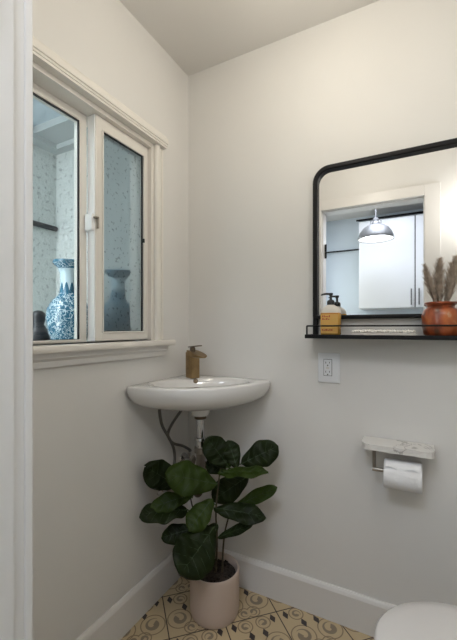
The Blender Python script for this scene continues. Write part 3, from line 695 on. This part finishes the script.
b = bm_new(); loft(b, [egg(.922, 1.39, .187, .400), egg(.915, 1.395, .193, .404), egg(.915, 1.395, .193, .412), egg(.922, 1.39, .187, .418), egg(.95, 1.37, .165, .4195), egg(.962, 1.36, .155, .421), egg(1.05, 1.30, .10, .422)]); obj('lid', b, M['toilet'], tl, 60)
b = bm_new(); bx(b, 1.41, 1.60, TY-.20, TY+.20, .38, .74, .02, 3); obj('tank', b, M['toilet'], tl, 40)
b = bm_new(); bx(b, 1.40, 1.61, TY-.21, TY+.21, .741, .775, .008, 3); obj('tank_lid', b, M['toilet'], tl, 40)
b = bm_new(); bx(b, 1.36, 1.46, TY-.12, TY+.12, .20, .382, .01); obj('tank_neck', b, M['toilet'], tl, 40)

# ---------------- fiddle-leaf fig ----------------
PX, PY = .262, -.190
pot = tag(obj('plant_pot', (lambda bb: (lathe(bb, [(0, 0), (.086, 0), (.095, .003), (.099, .012), (.102, .03), (.103, .165), (.1035, .178), (.101, .186), (.096, .187), (.093, .182), (.091, .15), (0, .15)], n=64), bb)[1])(bm_new()), M['pot'], None, 40), 'pale blush ceramic cylinder pot on the patterned tile floor', 'plant pot'); pot.location = (PX, PY, 0)
pl = thing('fiddle_leaf_fig', 'fiddle-leaf fig with big dark green leaves in the blush pot', 'plant', (PX, PY, .15))
b = bm_new(); random.seed(3)
lathe(b, [(0, .166), (.03, .168), (.06, .164), (.0895, .158), (.0895, .152), (0, .1515)], (PX, PY, 0), 40)
for i in range(90):
    a = random.uniform(0, 2*PI); r = .082*math.sqrt(random.random()); bmesh.ops.create_icosphere(b, subdivisions=1, radius=random.uniform(.003, .007), matrix=Matrix.Translation((PX+r*math.cos(a), PY+r*math.sin(a), .166)))
so = obj('soil', b, M['soil'], pl); so['kind'] = 'stuff'
def leaf(bp, tp, W, nrm, mt, droop=.12, fold=.18, stem_to=None, wob=0):
    """obovate fiddle leaf from base bp to tip tp, width W, facing nrm"""
    A = Vector(bp); T = Vector(tp); d = T-A; L = d.length; d.normalize()
    n = Vector(nrm); n = (n-d*n.dot(d)).normalized(); s = d.cross(n)
    nu, nv = 22, 12; b = bm_new(); G = []
    for i in range(nu+1):
        u = i/nu
        prof = (math.sin(PI*u**.92)**.55)*(.62+.42*u-.10*math.sin(PI*min(1, u*1.6))**2) if 0 < u < 1 else 0
        prof = max(prof, .02); row = []
        for j in range(nv+1):
            v = j/nv*2-1
            wave = .007*math.sin(u*15+v*2+wob)*abs(v)+.003*math.cos(u*34)*(1-abs(v))
            h = -droop*L*(u**2)+droop*L*u*.9+fold*W*.5*(abs(v)**1.3)*prof-.10*W*v*v*v*v+wave*W/.12
            ed = 1+.03*math.sin(u*19+wob)*abs(v)
            row.append(b.verts.new(A+d*(u*L)+s*(v*W/2*prof*ed)+n*h))
        G.append(row)
    for i in range(nu):
        for j in range(nv): b.faces.new((G[i][j], G[i+1][j], G[i+1][j+1], G[i][j+1]))
    bmesh.ops.solidify(b, geom=b.faces[:], thickness=.0012)
    o = obj('leaf', b, mt, pl, 70)
    vb = bm_new()
    def pt(u, v):
        fi = min(u*nu, nu-.001); fj = min((v+1)/2*nv, nv-.001); i, j = int(fi), int(fj)
        return co[i][j].lerp(co[i+1][j], fi-i).lerp(co[i][j+1].lerp(co[i+1][j+1], fi-i), fj-j)
    co = []
    for i in range(nu+1):
        u = i/nu; prof = max((math.sin(PI*u**.92)**.55)*(.62+.42*u-.10*math.sin(PI*min(1, u*1.6))**2) if 0 < u < 1 else 0, .02); row = []
        for j in range(nv+1):
            v = j/nv*2-1; wave = .007*math.sin(u*15+v*2+wob)*abs(v)+.003*math.cos(u*34)*(1-abs(v))
            h = -droop*L*(u**2)+droop*L*u*.9+fold*W*.5*(abs(v)**1.3)*prof-.10*W*v*v*v*v+wave*W/.12
            ed = 1+.03*math.sin(u*19+wob)*abs(v)
            row.append(A+d*(u*L)+s*(v*W/2*prof*ed)+n*(h+.0004))
        co.append(row)
    tube(vb, [pt(u/14*.96, 0) for u in range(15)], lambda t: .0016*(1-.7*t), 6)
    for u in (.18, .34, .5, .66, .8):
        for sg in (-1, 1): tube(vb, [pt(u, 0), pt(min(u+.07, .95), sg*.35), pt(min(u+.12, .96), sg*.68), pt(min(u+.15, .97), sg*.88)], lambda t: .0008*(1-.6*t), 5)
    obj('veins', vb, M['vein'], o, 60)
    if stem_to is not None:
        sbm = bm_new(); Q = Vector(stem_to); mid = (A+Q)/2+Vector((0, 0, -.006))
        tube(sbm, [Q, mid, A, A+d*.012], .0022, 8, 4); obj('leaf_stalk', sbm, M['leaf_light'], o, 60)
    return o
TOC = Vector((.47, -.88, 0))
# trunks
st = [[(PX+.005, PY+.0, .16), at(217, 540, 1.46), at(216, 512, 1.46), at(218, 488, 1.47), at(221, 468, 1.48), at(225, 462, 1.48)],
      [(PX+.03, PY+.01, .16), at(224, 538, 1.50), at(229, 515, 1.51), at(232, 500, 1.52)],
      [(PX-.02, PY+.0, .16), at(207, 548, 1.47), at(200, 528, 1.47), at(192, 505, 1.48), at(190, 492, 1.48)]]
for s in st:
    b = bm_new(); tube(b, s, lambda t: .0045-.002*t, 10, 8); obj('trunk', b, M['stem'], pl, 60)
LG, LL = M['leaf'], M['leaf_light']
px_ = .0042
#     base px           tip px             width   normal (toward camera tc, up, right)  material
LV = [((178, 486, 1.50), (146, 467, 1.42), .142, (.8, .5, -.1), LG, .10, (190, 492, 1.48)),     # back left
      ((217, 484, 1.45), (166, 474, 1.37), .155, (.9, .55, 0), LL, .10, (218, 488, 1.47)),     # big bright
      ((193, 494, 1.47), (150, 508, 1.41), .09, (.7, .6, .1), LL, .10, (192, 498, 1.48)),
      ((188, 510, 1.46), (140, 514, 1.38), .12, (.55, .85, 0), LG, .16, (196, 515, 1.475)),
      ((212, 499, 1.44), (188, 531, 1.38), .115, (.9, .2, -.4), LL, .08, (216, 505, 1.46)),
      ((194, 528, 1.46), (161, 538, 1.44), .09, (.7, .5, 0), LG, .12, (203, 536, 1.47)),
      ((214, 527, 1.42), (180, 575, 1.30), .205, (.95, .35, .15), LG, .14, (216, 530, 1.46)),    # big low front
      ((230, 468, 1.48), (207, 438, 1.47), .13, (.95, .3, .15), LG, .06, (222, 470, 1.48)),    # upper left lobe
      ((237, 468, 1.46), (228, 440, 1.50), .09, (.95, .3, .1), LG, .06, (224, 466, 1.48)),
      ((241, 464, 1.48), (278, 446, 1.46), .128, (.9, .45, 0), LG, .10, (225, 463, 1.48)),    # upper right
      ((218, 473, 1.45), (268, 471, 1.36), .10, (.22, 1, 0), LL, .10, (221, 469, 1.48)),     # edge-on bright
      ((248, 476, 1.50), (212, 501, 1.50), .13, (.95, .2, 0), LG, .06, None),
      ((226, 470, 1.52), (206, 462, 1.52), .09, (.8, .5, 0), LG, .06, (222, 470, 1.48)),
      ((234, 507, 1.50), (277, 487, 1.46), .072, (.7, .65, 0), LL, .08, (231, 506, 1.515)),
      ((214, 508, 1.46), (266, 517, 1.42), .105, (.60, .8, .0), LG, .14, (216, 512, 1.46)),
      ((217, 538, 1.46), (252, 524, 1.42), .05, (.65, .7, 0), LG, .10, (217, 541, 1.46)),
      ((206, 538, 1.45), (217, 524, 1.45), .05, (.8, .5, 0), LG, .10, None)]
for i, (bp, tp, wd, (c, u, r), mt, dr, sp) in enumerate(LV):
    leaf(at(*bp), at(*tp), wd, TOC*c+UP*u+RD*r, mt, dr, .16, at(*sp) if sp else None, i*1.7)
